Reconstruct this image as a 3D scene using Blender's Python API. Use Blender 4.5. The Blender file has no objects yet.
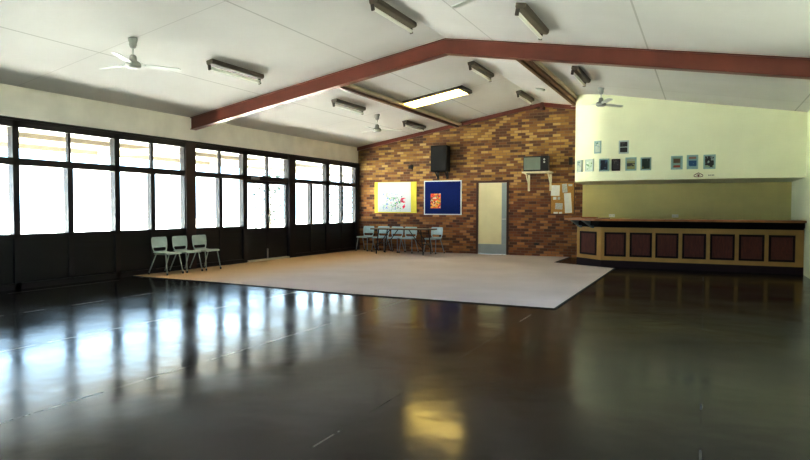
import bpy, bmesh, math, random
from mathutils import Vector, Matrix

random.seed(7)
scn = bpy.context.scene
COL = scn.collection
PI = math.pi

# ------------------------------------------------------------------ room measures (metres)
# X runs from the window wall into the room, Y from the camera towards the brick wall.
XR, ZE, ZA = 5.826, 3.2326, 4.2103          # ridge line, eaves height, ridge height
W, D = 11.652, 16.90                        # room width, brick wall
YR = -4.0                                   # wall behind the camera
SL = (ZA - ZE) / XR
YB = 9.865                                  # portal beam
ZH = 2.6945                                 # window head


def zc(x):                                  # ceiling height over x
    return ZE + SL * x if x <= XR else ZA - SL * (x - XR)


# ------------------------------------------------------------------ materials
def new_mat(name):
    m = bpy.data.materials.new(name)
    m.use_nodes = True
    nt = m.node_tree
    return m, nt, nt.nodes['Principled BSDF']


def set_in(b, **kw):
    for k, v in kw.items():
        b.inputs[k.replace('_', ' ')].default_value = v


def plain(name, col, rough=0.5, metal=0.0, var=0.06, scale=8.0, spec=0.5, bump=0.0):
    m, nt, b = new_mat(name)
    tc = nt.nodes.new('ShaderNodeTexCoord')
    n = nt.nodes.new('ShaderNodeTexNoise')
    n.inputs['Scale'].default_value = scale
    n.inputs['Detail'].default_value = 3.0
    nt.links.new(tc.outputs['Object'], n.inputs['Vector'])
    r = nt.nodes.new('ShaderNodeValToRGB')
    lo = [max(0, c * (1 - var)) for c in col]
    hi = [min(1, c * (1 + var)) for c in col]
    r.color_ramp.elements[0].position = 0.3
    r.color_ramp.elements[1].position = 0.7
    r.color_ramp.elements[0].color = (*lo, 1)
    r.color_ramp.elements[1].color = (*hi, 1)
    nt.links.new(n.outputs['Fac'], r.inputs['Fac'])
    nt.links.new(r.outputs['Color'], b.inputs['Base Color'])
    b.inputs['Roughness'].default_value = rough
    b.inputs['Metallic'].default_value = metal
    b.inputs['Specular IOR Level'].default_value = spec
    if bump:
        bp = nt.nodes.new('ShaderNodeBump')
        bp.inputs['Strength'].default_value = bump
        bp.inputs['Distance'].default_value = 0.01
        nt.links.new(n.outputs['Fac'], bp.inputs['Height'])
        nt.links.new(bp.outputs['Normal'], b.inputs['Normal'])
    return m


def math_node(nt, op, a=None, b=None, c=None):
    n = nt.nodes.new('ShaderNodeMath')
    n.operation = op
    for i, v in enumerate((a, b, c)):
        if v is None:
            continue
        if isinstance(v, (int, float)):
            n.inputs[i].default_value = v
        else:
            nt.links.new(v, n.inputs[i])
    return n.outputs[0]


def mat_brick():
    m, nt, b = new_mat('mixed_brick')
    L = nt.links.new
    tc = nt.nodes.new('ShaderNodeTexCoord')
    sp = nt.nodes.new('ShaderNodeSeparateXYZ')
    L(tc.outputs['Object'], sp.inputs[0])
    cb = nt.nodes.new('ShaderNodeCombineXYZ')
    s = math_node(nt, 'ADD', sp.outputs['X'], sp.outputs['Y'])
    L(s, cb.inputs[0]); L(sp.outputs['Z'], cb.inputs[1])
    br = nt.nodes.new('ShaderNodeTexBrick')
    br.offset = 0.5
    br.inputs['Scale'].default_value = 1.0
    br.inputs['Brick Width'].default_value = 0.215
    br.inputs['Row Height'].default_value = 0.076
    br.inputs['Mortar Size'].default_value = 0.006
    br.inputs['Mortar Smooth'].default_value = 0.2
    br.inputs['Bias'].default_value = 0.0
    br.inputs['Color1'].default_value = (0, 0, 0, 1)
    br.inputs['Color2'].default_value = (1, 1, 1, 1)
    br.inputs['Mortar'].default_value = (0.5, 0.5, 0.5, 1)
    L(cb.outputs[0], br.inputs['Vector'])
    rp = nt.nodes.new('ShaderNodeValToRGB')
    rp.color_ramp.interpolation = 'LINEAR'
    els = [(0.0, (0.10, 0.05, 0.025)), (0.2, (0.15, 0.068, 0.027)), (0.38, (0.20, 0.092, 0.03)),
           (0.55, (0.26, 0.140, 0.040)), (0.72, (0.33, 0.20, 0.055)), (0.88, (0.42, 0.27, 0.085)), (1.0, (0.46, 0.32, 0.14))]
    cr = rp.color_ramp
    cr.elements[0].position, cr.elements[0].color = els[0][0], (*els[0][1], 1)
    cr.elements[1].position, cr.elements[1].color = els[-1][0], (*els[-1][1], 1)
    for p, c in els[1:-1]:
        e = cr.elements.new(p); e.color = (*c, 1)
    L(br.outputs['Color'], rp.inputs['Fac'])
    # a redder, darker tint paints the light's colour into the lower courses
    mr = nt.nodes.new('ShaderNodeMapRange')
    mr.inputs['From Min'].default_value = 1.3; mr.inputs['From Max'].default_value = 2.6
    mr.inputs['To Min'].default_value = 1.0; mr.inputs['To Max'].default_value = 0.0
    L(sp.outputs['Z'], mr.inputs['Value'])
    n = nt.nodes.new('ShaderNodeTexNoise'); n.inputs['Scale'].default_value = 1.6; n.inputs['Detail'].default_value = 4
    L(tc.outputs['Object'], n.inputs['Vector'])
    fac = math_node(nt, 'MULTIPLY', mr.outputs[0], math_node(nt, 'ADD', n.outputs['Fac'], 0.35))
    mx = nt.nodes.new('ShaderNodeMix'); mx.data_type = 'RGBA'; mx.blend_type = 'MULTIPLY'
    L(fac, mx.inputs['Factor']); L(rp.outputs['Color'], mx.inputs['A'])
    mx.inputs['B'].default_value = (1.02, 0.72, 0.74, 1)
    mo = nt.nodes.new('ShaderNodeMix'); mo.data_type = 'RGBA'
    L(br.outputs['Fac'], mo.inputs['Factor']); L(mx.outputs['Result'], mo.inputs['A'])
    mo.inputs['B'].default_value = (0.20, 0.14, 0.085, 1)
    L(mo.outputs['Result'], b.inputs['Base Color'])
    b.inputs['Roughness'].default_value = 0.75
    bp = nt.nodes.new('ShaderNodeBump'); bp.inputs['Strength'].default_value = 0.5; bp.inputs['Distance'].default_value = 0.006
    bp.invert = True
    L(br.outputs['Fac'], bp.inputs['Height']); L(bp.outputs['Normal'], b.inputs['Normal'])
    return m


def mat_floor():
    m, nt, b = new_mat('polished_dark_vinyl')
    L = nt.links.new
    tc = nt.nodes.new('ShaderNodeTexCoord')
    sp = nt.nodes.new('ShaderNodeSeparateXYZ'); L(tc.outputs['Object'], sp.inputs[0])
    n1 = nt.nodes.new('ShaderNodeTexNoise'); n1.inputs['Scale'].default_value = 1.3; n1.inputs['Detail'].default_value = 6
    L(tc.outputs['Object'], n1.inputs['Vector'])
    cr = nt.nodes.new('ShaderNodeValToRGB')
    cr.color_ramp.elements[0].position = 0.3; cr.color_ramp.elements[0].color = (0.004, 0.0036, 0.0036, 1)
    cr.color_ramp.elements[1].position = 0.75; cr.color_ramp.elements[1].color = (0.010, 0.008, 0.007, 1)
    L(n1.outputs['Fac'], cr.inputs['Fac'])
    # welded sheet seams running towards the brick wall, every 1.9 m, worn pale in places
    off = math_node(nt, 'ADD', sp.outputs['X'], 1.15)
    w = math_node(nt, 'PINGPONG', math_node(nt, 'ADD', off, 0.4 + 0.0), 0.95)
    seam = math_node(nt, 'LESS_THAN', w, 0.006)
    n2 = nt.nodes.new('ShaderNodeTexNoise'); n2.inputs['Scale'].default_value = 2.2; n2.inputs['Detail'].default_value = 3
    L(tc.outputs['Object'], n2.inputs['Vector'])
    wear = nt.nodes.new('ShaderNodeMapRange')
    wear.inputs['From Min'].default_value = 0.42; wear.inputs['From Max'].default_value = 0.62
    L(n2.outputs['Fac'], wear.inputs['Value'])
    sf = math_node(nt, 'MULTIPLY', math_node(nt, 'MULTIPLY', seam, wear.outputs[0]), math_node(nt, 'ADD', math_node(nt, 'MULTIPLY', math_node(nt, 'LESS_THAN', sp.outputs['X'], 7.0), 0.75), 0.25))
    mx = nt.nodes.new('ShaderNodeMix'); mx.data_type = 'RGBA'
    L(sf, mx.inputs['Factor']); L(cr.outputs['Color'], mx.inputs['A']); mx.inputs['B'].default_value = (0.35, 0.34, 0.30, 1)
    L(mx.outputs['Result'], b.inputs['Base Color'])
    n3 = nt.nodes.new('ShaderNodeTexNoise'); n3.inputs['Scale'].default_value = 0.9; n3.inputs['Detail'].default_value = 5
    L(tc.outputs['Object'], n3.inputs['Vector'])
    rr = nt.nodes.new('ShaderNodeMapRange')
    rr.inputs['From Min'].default_value = 0.3; rr.inputs['From Max'].default_value = 0.7
    rr.inputs['To Min'].default_value = 0.11; rr.inputs['To Max'].default_value = 0.24
    L(n3.outputs['Fac'], rr.inputs['Value'])
    L(math_node(nt, 'ADD', rr.outputs[0], math_node(nt, 'MULTIPLY', sf, 0.3)), b.inputs['Roughness'])
    b.inputs['Specular IOR Level'].default_value = 0.30
    # the sheet is not quite flat
    mp = nt.nodes.new('ShaderNodeMapping'); mp.inputs['Scale'].default_value = (2.2, 2.2, 1)
    L(tc.outputs['Object'], mp.inputs['Vector'])
    n4 = nt.nodes.new('ShaderNodeTexNoise'); n4.inputs['Scale'].default_value = 1.0; n4.inputs['Detail'].default_value = 2
    L(mp.outputs[0], n4.inputs['Vector'])
    bp = nt.nodes.new('ShaderNodeBump'); bp.inputs['Strength'].default_value = 0.25; bp.inputs['Distance'].default_value = 0.012
    L(n4.outputs['Fac'], bp.inputs['Height'])
    n5 = nt.nodes.new('ShaderNodeTexNoise'); n5.inputs['Scale'].default_value = 5.5; n5.inputs['Detail'].default_value = 2
    L(tc.outputs['Object'], n5.inputs['Vector'])
    b2 = nt.nodes.new('ShaderNodeBump'); b2.inputs['Strength'].default_value = 0.5; b2.inputs['Distance'].default_value = 0.0022
    L(n5.outputs['Fac'], b2.inputs['Height']); L(bp.outputs['Normal'], b2.inputs['Normal'])
    L(b2.outputs['Normal'], b.inputs['Normal'])
    return m


def mat_ceiling():
    m, nt, b = new_mat('ceiling_board')
    L = nt.links.new
    tc = nt.nodes.new('ShaderNodeTexCoord')
    sp = nt.nodes.new('ShaderNodeSeparateXYZ'); L(tc.outputs['Object'], sp.inputs[0])
    # sheet joints: every 2.4 m from the window wall, crossed by fainter ones
    xl = math_node(nt, 'PINGPONG', math_node(nt, 'SUBTRACT', sp.outputs['X'], 1.92), 1.19)
    sx = math_node(nt, 'LESS_THAN', xl, 0.012)
    yl = math_node(nt, 'PINGPONG', math_node(nt, 'SUBTRACT', sp.outputs['Y'], 6.17), 1.8)
    sy = math_node(nt, 'MULTIPLY', math_node(nt, 'LESS_THAN', yl, 0.010), 0.55)
    sm = math_node(nt, 'MAXIMUM', sx, sy)
    n = nt.nodes.new('ShaderNodeTexNoise'); n.inputs['Scale'].default_value = 0.8; n.inputs['Detail'].default_value = 5
    L(tc.outputs['Object'], n.inputs['Vector'])
    cr = nt.nodes.new('ShaderNodeValToRGB')
    cr.color_ramp.elements[0].position = 0.3; cr.color_ramp.elements[0].color = (0.655, 0.645, 0.635, 1)
    cr.color_ramp.elements[1].position = 0.7; cr.color_ramp.elements[1].color = (0.71, 0.70, 0.69, 1)
    L(n.outputs['Fac'], cr.inputs['Fac'])
    mx = nt.nodes.new('ShaderNodeMix'); mx.data_type = 'RGBA'
    L(math_node(nt, 'MULTIPLY', sm, 0.38), mx.inputs['Factor']); L(cr.outputs['Color'], mx.inputs['A'])
    mx.inputs['B'].default_value = (0.22, 0.21, 0.19, 1)
    L(mx.outputs['Result'], b.inputs['Base Color'])
    b.inputs['Roughness'].default_value = 0.7
    return m


def mat_carpet():
    m, nt, b = new_mat('beige_carpet')
    L = nt.links.new
    tc = nt.nodes.new('ShaderNodeTexCoord')
    sp = nt.nodes.new('ShaderNodeSeparateXYZ'); L(tc.outputs['Object'], sp.inputs[0])
    n = nt.nodes.new('ShaderNodeTexNoise'); n.inputs['Scale'].default_value = 0.9; n.inputs['Detail'].default_value = 6
    L(tc.outputs['Object'], n.inputs['Vector'])
    cr = nt.nodes.new('ShaderNodeValToRGB')
    cr.color_ramp.elements[0].position = 0.3; cr.color_ramp.elements[0].color = (0.52, 0.475, 0.50, 1)
    cr.color_ramp.elements[1].position = 0.7; cr.color_ramp.elements[1].color = (0.59, 0.54, 0.565, 1)
    L(n.outputs['Fac'], cr.inputs['Fac'])
    # the strip by the windows blends to tan
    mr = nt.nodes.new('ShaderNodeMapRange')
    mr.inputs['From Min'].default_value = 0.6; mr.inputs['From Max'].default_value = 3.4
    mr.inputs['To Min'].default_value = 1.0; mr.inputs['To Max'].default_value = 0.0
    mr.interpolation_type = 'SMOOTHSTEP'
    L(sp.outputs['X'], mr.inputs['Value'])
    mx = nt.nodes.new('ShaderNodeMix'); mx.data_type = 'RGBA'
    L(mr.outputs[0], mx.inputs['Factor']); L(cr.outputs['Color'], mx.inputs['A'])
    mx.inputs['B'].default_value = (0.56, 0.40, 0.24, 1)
    L(mx.outputs['Result'], b.inputs['Base Color'])
    b.inputs['Roughness'].default_value = 0.95
    b.inputs['Specular IOR Level'].default_value = 0.15
    f = nt.nodes.new('ShaderNodeTexNoise'); f.inputs['Scale'].default_value = 220
    L(tc.outputs['Object'], f.inputs['Vector'])
    bp = nt.nodes.new('ShaderNodeBump'); bp.inputs['Strength'].default_value = 0.4; bp.inputs['Distance'].default_value = 0.004
    L(f.outputs['Fac'], bp.inputs['Height']); L(bp.outputs['Normal'], b.inputs['Normal'])
    return m


def mat_glass():
    m = bpy.data.materials.new('window_glass'); m.use_nodes = True
    nt = m.node_tree
    nt.nodes.remove(nt.nodes['Principled BSDF'])
    out = nt.nodes['Material Output']
    t = nt.nodes.new('ShaderNodeBsdfTransparent'); t.inputs['Color'].default_value = (0.94, 0.96, 0.95, 1)
    g = nt.nodes.new('ShaderNodeBsdfGlossy'); g.inputs['Roughness'].default_value = 0.02
    lw = nt.nodes.new('ShaderNodeLayerWeight'); lw.inputs['Blend'].default_value = 0.5
    fr = math_node(nt, 'ADD', math_node(nt, 'MULTIPLY', math_node(nt, 'POWER', lw.outputs['Facing'], 5.0), 0.5), 0.02)
    mx = nt.nodes.new('ShaderNodeMixShader')
    nt.links.new(fr, mx.inputs[0]); nt.links.new(t.outputs[0], mx.inputs[1]); nt.links.new(g.outputs[0], mx.inputs[2])
    nt.links.new(mx.outputs[0], out.inputs['Surface'])
    return m


def mat_emit(name, col, strength):
    m, nt, b = new_mat(name)
    b.inputs['Base Color'].default_value = (0.8, 0.8, 0.75, 1)
    b.inputs['Emission Color'].default_value = (*col, 1)
    b.inputs['Emission Strength'].default_value = strength
    return m


def mat_wood(name, c1, c2, rough=0.35, scale=6, stretch=(1, 1, 8)):
    m, nt, b = new_mat(name)
    L = nt.links.new
    tc = nt.nodes.new('ShaderNodeTexCoord')
    mp = nt.nodes.new('ShaderNodeMapping'); mp.inputs['Scale'].default_value = stretch
    L(tc.outputs['Object'], mp.inputs[0])
    n = nt.nodes.new('ShaderNodeTexNoise'); n.inputs['Scale'].default_value = scale; n.inputs['Detail'].default_value = 5
    n.inputs['Distortion'].default_value = 0.6
    L(mp.outputs[0], n.inputs['Vector'])
    cr = nt.nodes.new('ShaderNodeValToRGB')
    cr.color_ramp.elements[0].position = 0.3; cr.color_ramp.elements[0].color = (*c1, 1)
    cr.color_ramp.elements[1].position = 0.7; cr.color_ramp.elements[1].color = (*c2, 1)
    L(n.outputs['Fac'], cr.inputs['Fac']); L(cr.outputs['Color'], b.inputs['Base Color'])
    b.inputs['Roughness'].default_value = rough
    return m


def mat_blobs(name, base, spots, rough=0.6):
    """paper with scattered painted spots; spots: list of (scale, threshold, colour, xmin, xmax, zmin, zmax) in object metres"""
    m, nt, b = new_mat(name)
    L = nt.links.new
    tc = nt.nodes.new('ShaderNodeTexCoord')
    sp = nt.nodes.new('ShaderNodeSeparateXYZ'); L(tc.outputs['Object'], sp.inputs[0])
    col = None
    for k, (sc, th, c, x0, x1, z0, z1) in enumerate(spots):
        n = nt.nodes.new('ShaderNodeTexNoise'); n.noise_dimensions = '4D'
        n.inputs['W'].default_value = 3.7 * k + 1.3
        n.inputs['Scale'].default_value = sc; n.inputs['Detail'].default_value = 2
        L(tc.outputs['Object'], n.inputs['Vector'])
        f = math_node(nt, 'GREATER_THAN', n.outputs['Fac'], th)
        for v, lo, hi in ((sp.outputs['X'], x0, x1), (sp.outputs['Z'], z0, z1)):
            f = math_node(nt, 'MULTIPLY', f, math_node(nt, 'GREATER_THAN', v, lo))
            f = math_node(nt, 'MULTIPLY', f, math_node(nt, 'LESS_THAN', v, hi))
        mx = nt.nodes.new('ShaderNodeMix'); mx.data_type = 'RGBA'
        L(f, mx.inputs['Factor'])
        if col is None:
            mx.inputs['A'].default_value = (*base, 1)
        else:
            L(col, mx.inputs['A'])
        mx.inputs['B'].default_value = (*c, 1)
        col = mx.outputs['Result']
    if col is not None:
        L(col, b.inputs['Base Color'])
    else:
        b.inputs['Base Color'].default_value = (*base, 1)
    b.inputs['Roughness'].default_value = rough
    return m


M = {}
M['brick'] = mat_brick()
M['floor'] = mat_floor()
M['ceiling'] = mat_ceiling()
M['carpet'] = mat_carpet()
M['glass'] = mat_glass()
M['plaster'] = plain('cream_plaster', (0.88, 0.845, 0.765), 0.7, scale=2)
M['bulkhead'] = plain('pale_cream_paint', (0.84, 0.86, 0.66), 0.6, scale=1.5, var=0.03)
M['servery'] = plain('olive_cream_paint', (0.66, 0.60, 0.29), 0.6, scale=1.5)
M['frame'] = plain('dark_brown_joinery', (0.009, 0.005, 0.005), 0.35, scale=5, var=0.3)
M['frame_red'] = plain('red_brown_post', (0.035, 0.012, 0.009), 0.35, scale=5, var=0.25)
M['panel_black'] = plain('dark_lower_panel', (0.004, 0.003, 0.003), 0.3, scale=3, var=0.3)
M['beam'] = plain('red_oxide_paint', (0.18, 0.060, 0.038), 0.30, scale=3, var=0.12)
M['purlin'] = plain('brown_purlin', (0.10, 0.033, 0.018), 0.4, scale=3, var=0.15)
M['strip_tan'] = plain('tan_cover_strip', (0.62, 0.56, 0.42), 0.5, scale=3)
M['white_metal'] = plain('white_enamel', (0.72, 0.72, 0.68), 0.35, scale=6, var=0.04)
M['batten'] = plain('beige_batten', (0.13, 0.11, 0.085), 0.5, scale=6, var=0.1)
M['tube'] = plain('white_tube', (0.86, 0.86, 0.80), 0.25, scale=6, var=0.02)
M['cap'] = plain('dark_lampholder', (0.07, 0.06, 0.05), 0.5, scale=10)
M['fan'] = plain('grey_fan_enamel', (0.62, 0.64, 0.61), 0.35, scale=8)
M['fan_dark'] = plain('dark_fan_motor', (0.34, 0.35, 0.33), 0.4, scale=8)
M['chair_green'] = plain('grey_green_plastic', (0.46, 0.52, 0.48), 0.4, scale=10)
M['chair_blue'] = plain('grey_blue_plastic', (0.46, 0.60, 0.66), 0.4, scale=10)
M['chair_leg'] = plain('grey_tube_leg', (0.34, 0.39, 0.36), 0.4, metal=0.2, scale=10)
M['chair_leg_pale'] = plain('pale_tube_leg', (0.30, 0.37, 0.42), 0.4, metal=0.2, scale=10)
M['rubber'] = plain('black_rubber', (0.012, 0.012, 0.012), 0.7, scale=20)
M['table_top'] = mat_wood('tan_laminate', (0.34, 0.26, 0.17), (0.42, 0.33, 0.22), 0.35, 5, (1, 6, 1))
M['table_edge'] = plain('dark_table_edge', (0.11, 0.075, 0.045), 0.4, scale=9)
M['black_metal'] = plain('black_metal', (0.010, 0.010, 0.011), 0.45, scale=10)
M['black_box'] = plain('black_speaker_vinyl', (0.008, 0.008, 0.008), 0.55, scale=30)
M['grille'] = plain('black_grille_cloth', (0.012, 0.012, 0.011), 0.85, scale=200, var=0.5)
M['bar_cream'] = plain('ochre_bar_paint', (0.40, 0.25, 0.06), 0.5, scale=4, var=0.08)
M['bar_panel'] = mat_wood('red_brown_panel', (0.075, 0.015, 0.008), (0.13, 0.028, 0.013), 0.7, 6, (5, 5, 1))
M['bar_mould'] = plain('dark_panel_moulding', (0.016, 0.006, 0.005), 0.6, scale=6, spec=0.15)
M['bar_kick'] = plain('plum_kickboard', (0.018, 0.009, 0.013), 0.6, scale=5, spec=0.15)
M['bar_under'] = plain('under_shadow_black', (0.005, 0.0035, 0.003), 0.8, scale=5, spec=0.1)
M['bar_top'] = mat_wood('varnished_bar_top', (0.26, 0.11, 0.03), (0.38, 0.17, 0.05), 0.4, 5, (1, 6, 1))
M['bracket_grey'] = plain('grey_blue_bracket', (0.12, 0.15, 0.15), 0.5, scale=5)
M['door_cream'] = plain('cream_door_paint', (0.72, 0.66, 0.44), 0.5, scale=2, var=0.05)
M['door_grey'] = plain('grey_blue_plate', (0.33, 0.37, 0.38), 0.4, scale=4)
M['door_frame'] = plain('brown_door_frame', (0.085, 0.032, 0.016), 0.45, scale=5)
M['silver'] = plain('silver_metal', (0.6, 0.6, 0.6), 0.3, metal=0.9, scale=8)
M['yellow'] = plain('yellow_board_paint', (0.66, 0.58, 0.08), 0.55, scale=4, var=0.07)
M['blue'] = plain('blue_felt', (0.008, 0.024, 0.15), 0.9, scale=60, var=0.15, spec=0.2)
M['frame_white'] = plain('pale_grey_frame', (0.60, 0.64, 0.66), 0.4, scale=8)
M['cork'] = plain('cork', (0.46, 0.27, 0.075), 0.85, scale=60, var=0.25)
M['cork_rim'] = plain('brown_cork_rim', (0.16, 0.085, 0.03), 0.6, scale=8)
M['paper'] = plain('white_paper', (0.75, 0.76, 0.72), 0.7, scale=12, var=0.06)
M['paper_grey'] = plain('grey_printed_paper', (0.52, 0.54, 0.50), 0.7, scale=40, var=0.25)
M['ink'] = plain('dark_ink', (0.03, 0.03, 0.035), 0.7, scale=20)
M['tv_body'] = plain('black_tv_plastic', (0.012, 0.011, 0.011), 0.35, scale=12)
M['tv_screen'] = plain('grey_green_crt', (0.20, 0.24, 0.205), 0.15, scale=2, var=0.1)
M['shelf_paint'] = plain('cream_shelf_paint', (0.66, 0.62, 0.46), 0.5, scale=5)
M['vent'] = plain('dark_vent', (0.02, 0.016, 0.013), 0.7, scale=30)
M['mat_blue'] = plain('pale_blue_green_mount', (0.32, 0.46, 0.44), 0.5, scale=10, var=0.06)
M['mat_pale'] = plain('pale_grey_mount', (0.50, 0.58, 0.54), 0.5, scale=10, var=0.06)
M['emblem'] = plain('dark_red_emblem', (0.16, 0.03, 0.02), 0.6, scale=20)
M['light_on'] = mat_emit('warm_lit_diffuser', (1.0, 0.76, 0.24), 5.0)
M['concrete'] = plain('pale_concrete', (0.74, 0.72, 0.68), 0.8, scale=1.5, var=0.1)
M['lawn'] = plain('brightened_lawn', (0.52, 0.52, 0.48), 0.9, scale=3, var=0.2)  # lawn brightened to bounce more light up to the ceiling
M['lawn_shade'] = plain('darkened_lawn', (0.14, 0.14, 0.11), 0.9, scale=3, var=0.2)  # same lawn darkened to cut the light bounced in from right and rear
M['veranda'] = plain('pale_veranda_paint', (0.34, 0.30, 0.245), 0.6, scale=2)
m_, nt_, b_ = new_mat('translucent_roof_sheet')
nt_.nodes.remove(b_)
t_ = nt_.nodes.new('ShaderNodeBsdfTranslucent'); t_.inputs['Color'].default_value = (0.05, 0.047, 0.04, 1)
d_ = nt_.nodes.new('ShaderNodeBsdfDiffuse'); d_.inputs['Color'].default_value = (0.42, 0.39, 0.33, 1)
x_ = nt_.nodes.new('ShaderNodeMixShader'); x_.inputs[0].default_value = 0.4
nt_.links.new(t_.outputs[0], x_.inputs[1]); nt_.links.new(d_.outputs[0], x_.inputs[2])
nt_.links.new(x_.outputs[0], nt_.nodes['Material Output'].inputs['Surface'])
M['roof_sheet'] = m_
m_, nt_, b_ = new_mat('opal_tube_glass')
nt_.nodes.remove(b_)
t_ = nt_.nodes.new('ShaderNodeBsdfTranslucent'); t_.inputs['Color'].default_value = (0.95, 0.95, 0.90, 1)
d_ = nt_.nodes.new('ShaderNodeBsdfDiffuse'); d_.inputs['Color'].default_value = (0.92, 0.92, 0.88, 1)
x_ = nt_.nodes.new('ShaderNodeMixShader'); x_.inputs[0].default_value = 0.5
nt_.links.new(t_.outputs[0], x_.inputs[1]); nt_.links.new(d_.outputs[0], x_.inputs[2])
nt_.links.new(x_.outputs[0], nt_.nodes['Material Output'].inputs['Surface'])
M['tube'] = m_
M['leaf'] = plain('tree_leaf', (0.018, 0.03, 0.02), 0.6, scale=9, var=0.4)
M['bark'] = plain('grey_bark', (0.16, 0.13, 0.10), 0.8, scale=12, var=0.3)


# ------------------------------------------------------------------ mesh helpers
class MB:
    def __init__(self):
        self.bm = bmesh.new()

    def box(self, x0, x1, y0, y1, z0, z1, mat=None):
        c = Matrix.Translation(((x0 + x1) / 2, (y0 + y1) / 2, (z0 + z1) / 2))
        s = Matrix.Diagonal((abs(x1 - x0), abs(y1 - y0), abs(z1 - z0), 1))
        m = c @ s
        if mat is not None:
            m = mat @ m
        bmesh.ops.create_cube(self.bm, size=1.0, matrix=m)
        return self

    def bevel_box(self, x0, x1, y0, y1, z0, z1, r=0.01, seg=2, mat=None):
        b = bmesh.new()
        bmesh.ops.create_cube(b, size=1.0)
        bmesh.ops.transform(b, matrix=Matrix.Translation(((x0 + x1) / 2, (y0 + y1) / 2, (z0 + z1) / 2)) @ Matrix.Diagonal((x1 - x0, y1 - y0, z1 - z0, 1)), verts=b.verts)
        bmesh.ops.bevel(b, geom=b.edges[:], offset=r, segments=seg, affect='EDGES', profile=0.5)
        if mat is not None:
            bmesh.ops.transform(b, matrix=mat, verts=b.verts)
        self.merge(b)
        return self

    def merge(self, b):
        me = bpy.data.meshes.new('tmp')
        b.to_mesh(me); b.free()
        self.bm.from_mesh(me)
        bpy.data.meshes.remove(me)

    def tube(self, pts, r, n=10, r2=None, cap=True):
        pts = [Vector(p) for p in pts]
        rings = []
        for i, p in enumerate(pts):
            d = (pts[min(i + 1, len(pts) - 1)] - pts[max(i - 1, 0)]).normalized()
            up = Vector((0, 0, 1)) if abs(d.z) < 0.95 else Vector((1, 0, 0))
            a = d.cross(up).normalized(); b = d.cross(a)
            rad = r if r2 is None else r + (r2 - r) * i / (len(pts) - 1)
            rings.append([self.bm.verts.new(p + a * rad * math.cos(2 * PI * k / n) + b * rad * math.sin(2 * PI * k / n)) for k in range(n)])
        for A, B in zip(rings, rings[1:]):
            for k in range(n):
                f = self.bm.faces.new((A[k], A[(k + 1) % n], B[(k + 1) % n], B[k])); f.smooth = True
        if cap:
            self.bm.faces.new(rings[0]); self.bm.faces.new(rings[-1][::-1])
        return self

    def lathe(self, prof, c=(0, 0, 0), n=24):
        rings = []
        for r, z in prof:
            rings.append([self.bm.verts.new((c[0] + r * math.cos(2 * PI * k / n), c[1] + r * math.sin(2 * PI * k / n), c[2] + z)) for k in range(n)])
        for A, B in zip(rings, rings[1:]):
            for k in range(n):
                f = self.bm.faces.new((A[k], A[(k + 1) % n], B[(k + 1) % n], B[k])); f.smooth = True
        self.bm.faces.new(rings[0][::-1]); self.bm.faces.new(rings[-1])
        return self

    def prism(self, pts, z0, z1):
        """plan polygon extruded up; z may be functions of (x, y)"""
        f0 = z0 if callable(z0) else (lambda x, y: z0)
        f1 = z1 if callable(z1) else (lambda x, y: z1)
        lo = [self.bm.verts.new((x, y, f0(x, y))) for x, y in pts]
        hi = [self.bm.verts.new((x, y, f1(x, y))) for x, y in pts]
        n = len(pts)
        for k in range(n):
            self.bm.faces.new((lo[k], lo[(k + 1) % n], hi[(k + 1) % n], hi[k]))
        self.bm.faces.new(lo[::-1]); self.bm.faces.new(hi)
        return self

    def poly(self, pts):
        self.bm.faces.new([self.bm.verts.new(p) for p in pts])
        return self

    def build(self, name, mat, parent=None):
        bmesh.ops.recalc_face_normals(self.bm, faces=self.bm.faces[:])
        me = bpy.data.meshes.new(name)
        self.bm.to_mesh(me); self.bm.free()
        me.materials.append(mat)
        o = bpy.data.objects.new(name, me)
        COL.objects.link(o)
        if parent is not None:
            o.parent = parent
        return o


def empty(name, loc=(0, 0, 0), rz=0.0):
    o = bpy.data.objects.new(name, None)
    o.empty_display_size = 0.1
    COL.objects.link(o)
    o.location = loc
    o.rotation_euler = (0, 0, rz)
    return o


def tag(o, label, cat, group=None):
    o['label'] = label
    o['category'] = cat
    if group:
        o['group'] = group
    return o


def structure(o):
    o['kind'] = 'structure'
    return o


def copy_tree(o, parent=None):
    c = o.copy()
    COL.objects.link(c)
    if parent is not None:
        c.parent = parent
    for ch in list(o.children):
        copy_tree(ch, c)
    return c


def set_origin(o, p):
    """move the origin of a fresh mesh to p without moving its shape"""
    o.data.transform(Matrix.Translation(-Vector(p)))
    o.location = p
    return o


# ------------------------------------------------------------------ floor, ceiling, walls
structure(MB().box(0, W, YR, D, -0.12, 0.0).build('floor', M['floor']))

bm = MB()
T = 0.14
for x0, x1 in ((-0.15, XR), (XR, W + 0.15)):
    bm.poly([(x0, YR, zc(x0)), (x1, YR, zc(x1)), (x1, D + .1, zc(x1)), (x0, D + .1, zc(x0))])
    bm.poly([(x0, YR, zc(x0) + T), (x0, D + .1, zc(x0) + T), (x1, D + .1, zc(x1) + T), (x1, YR, zc(x1) + T)])
structure(bm.build('ceiling', M['ceiling']))

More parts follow.
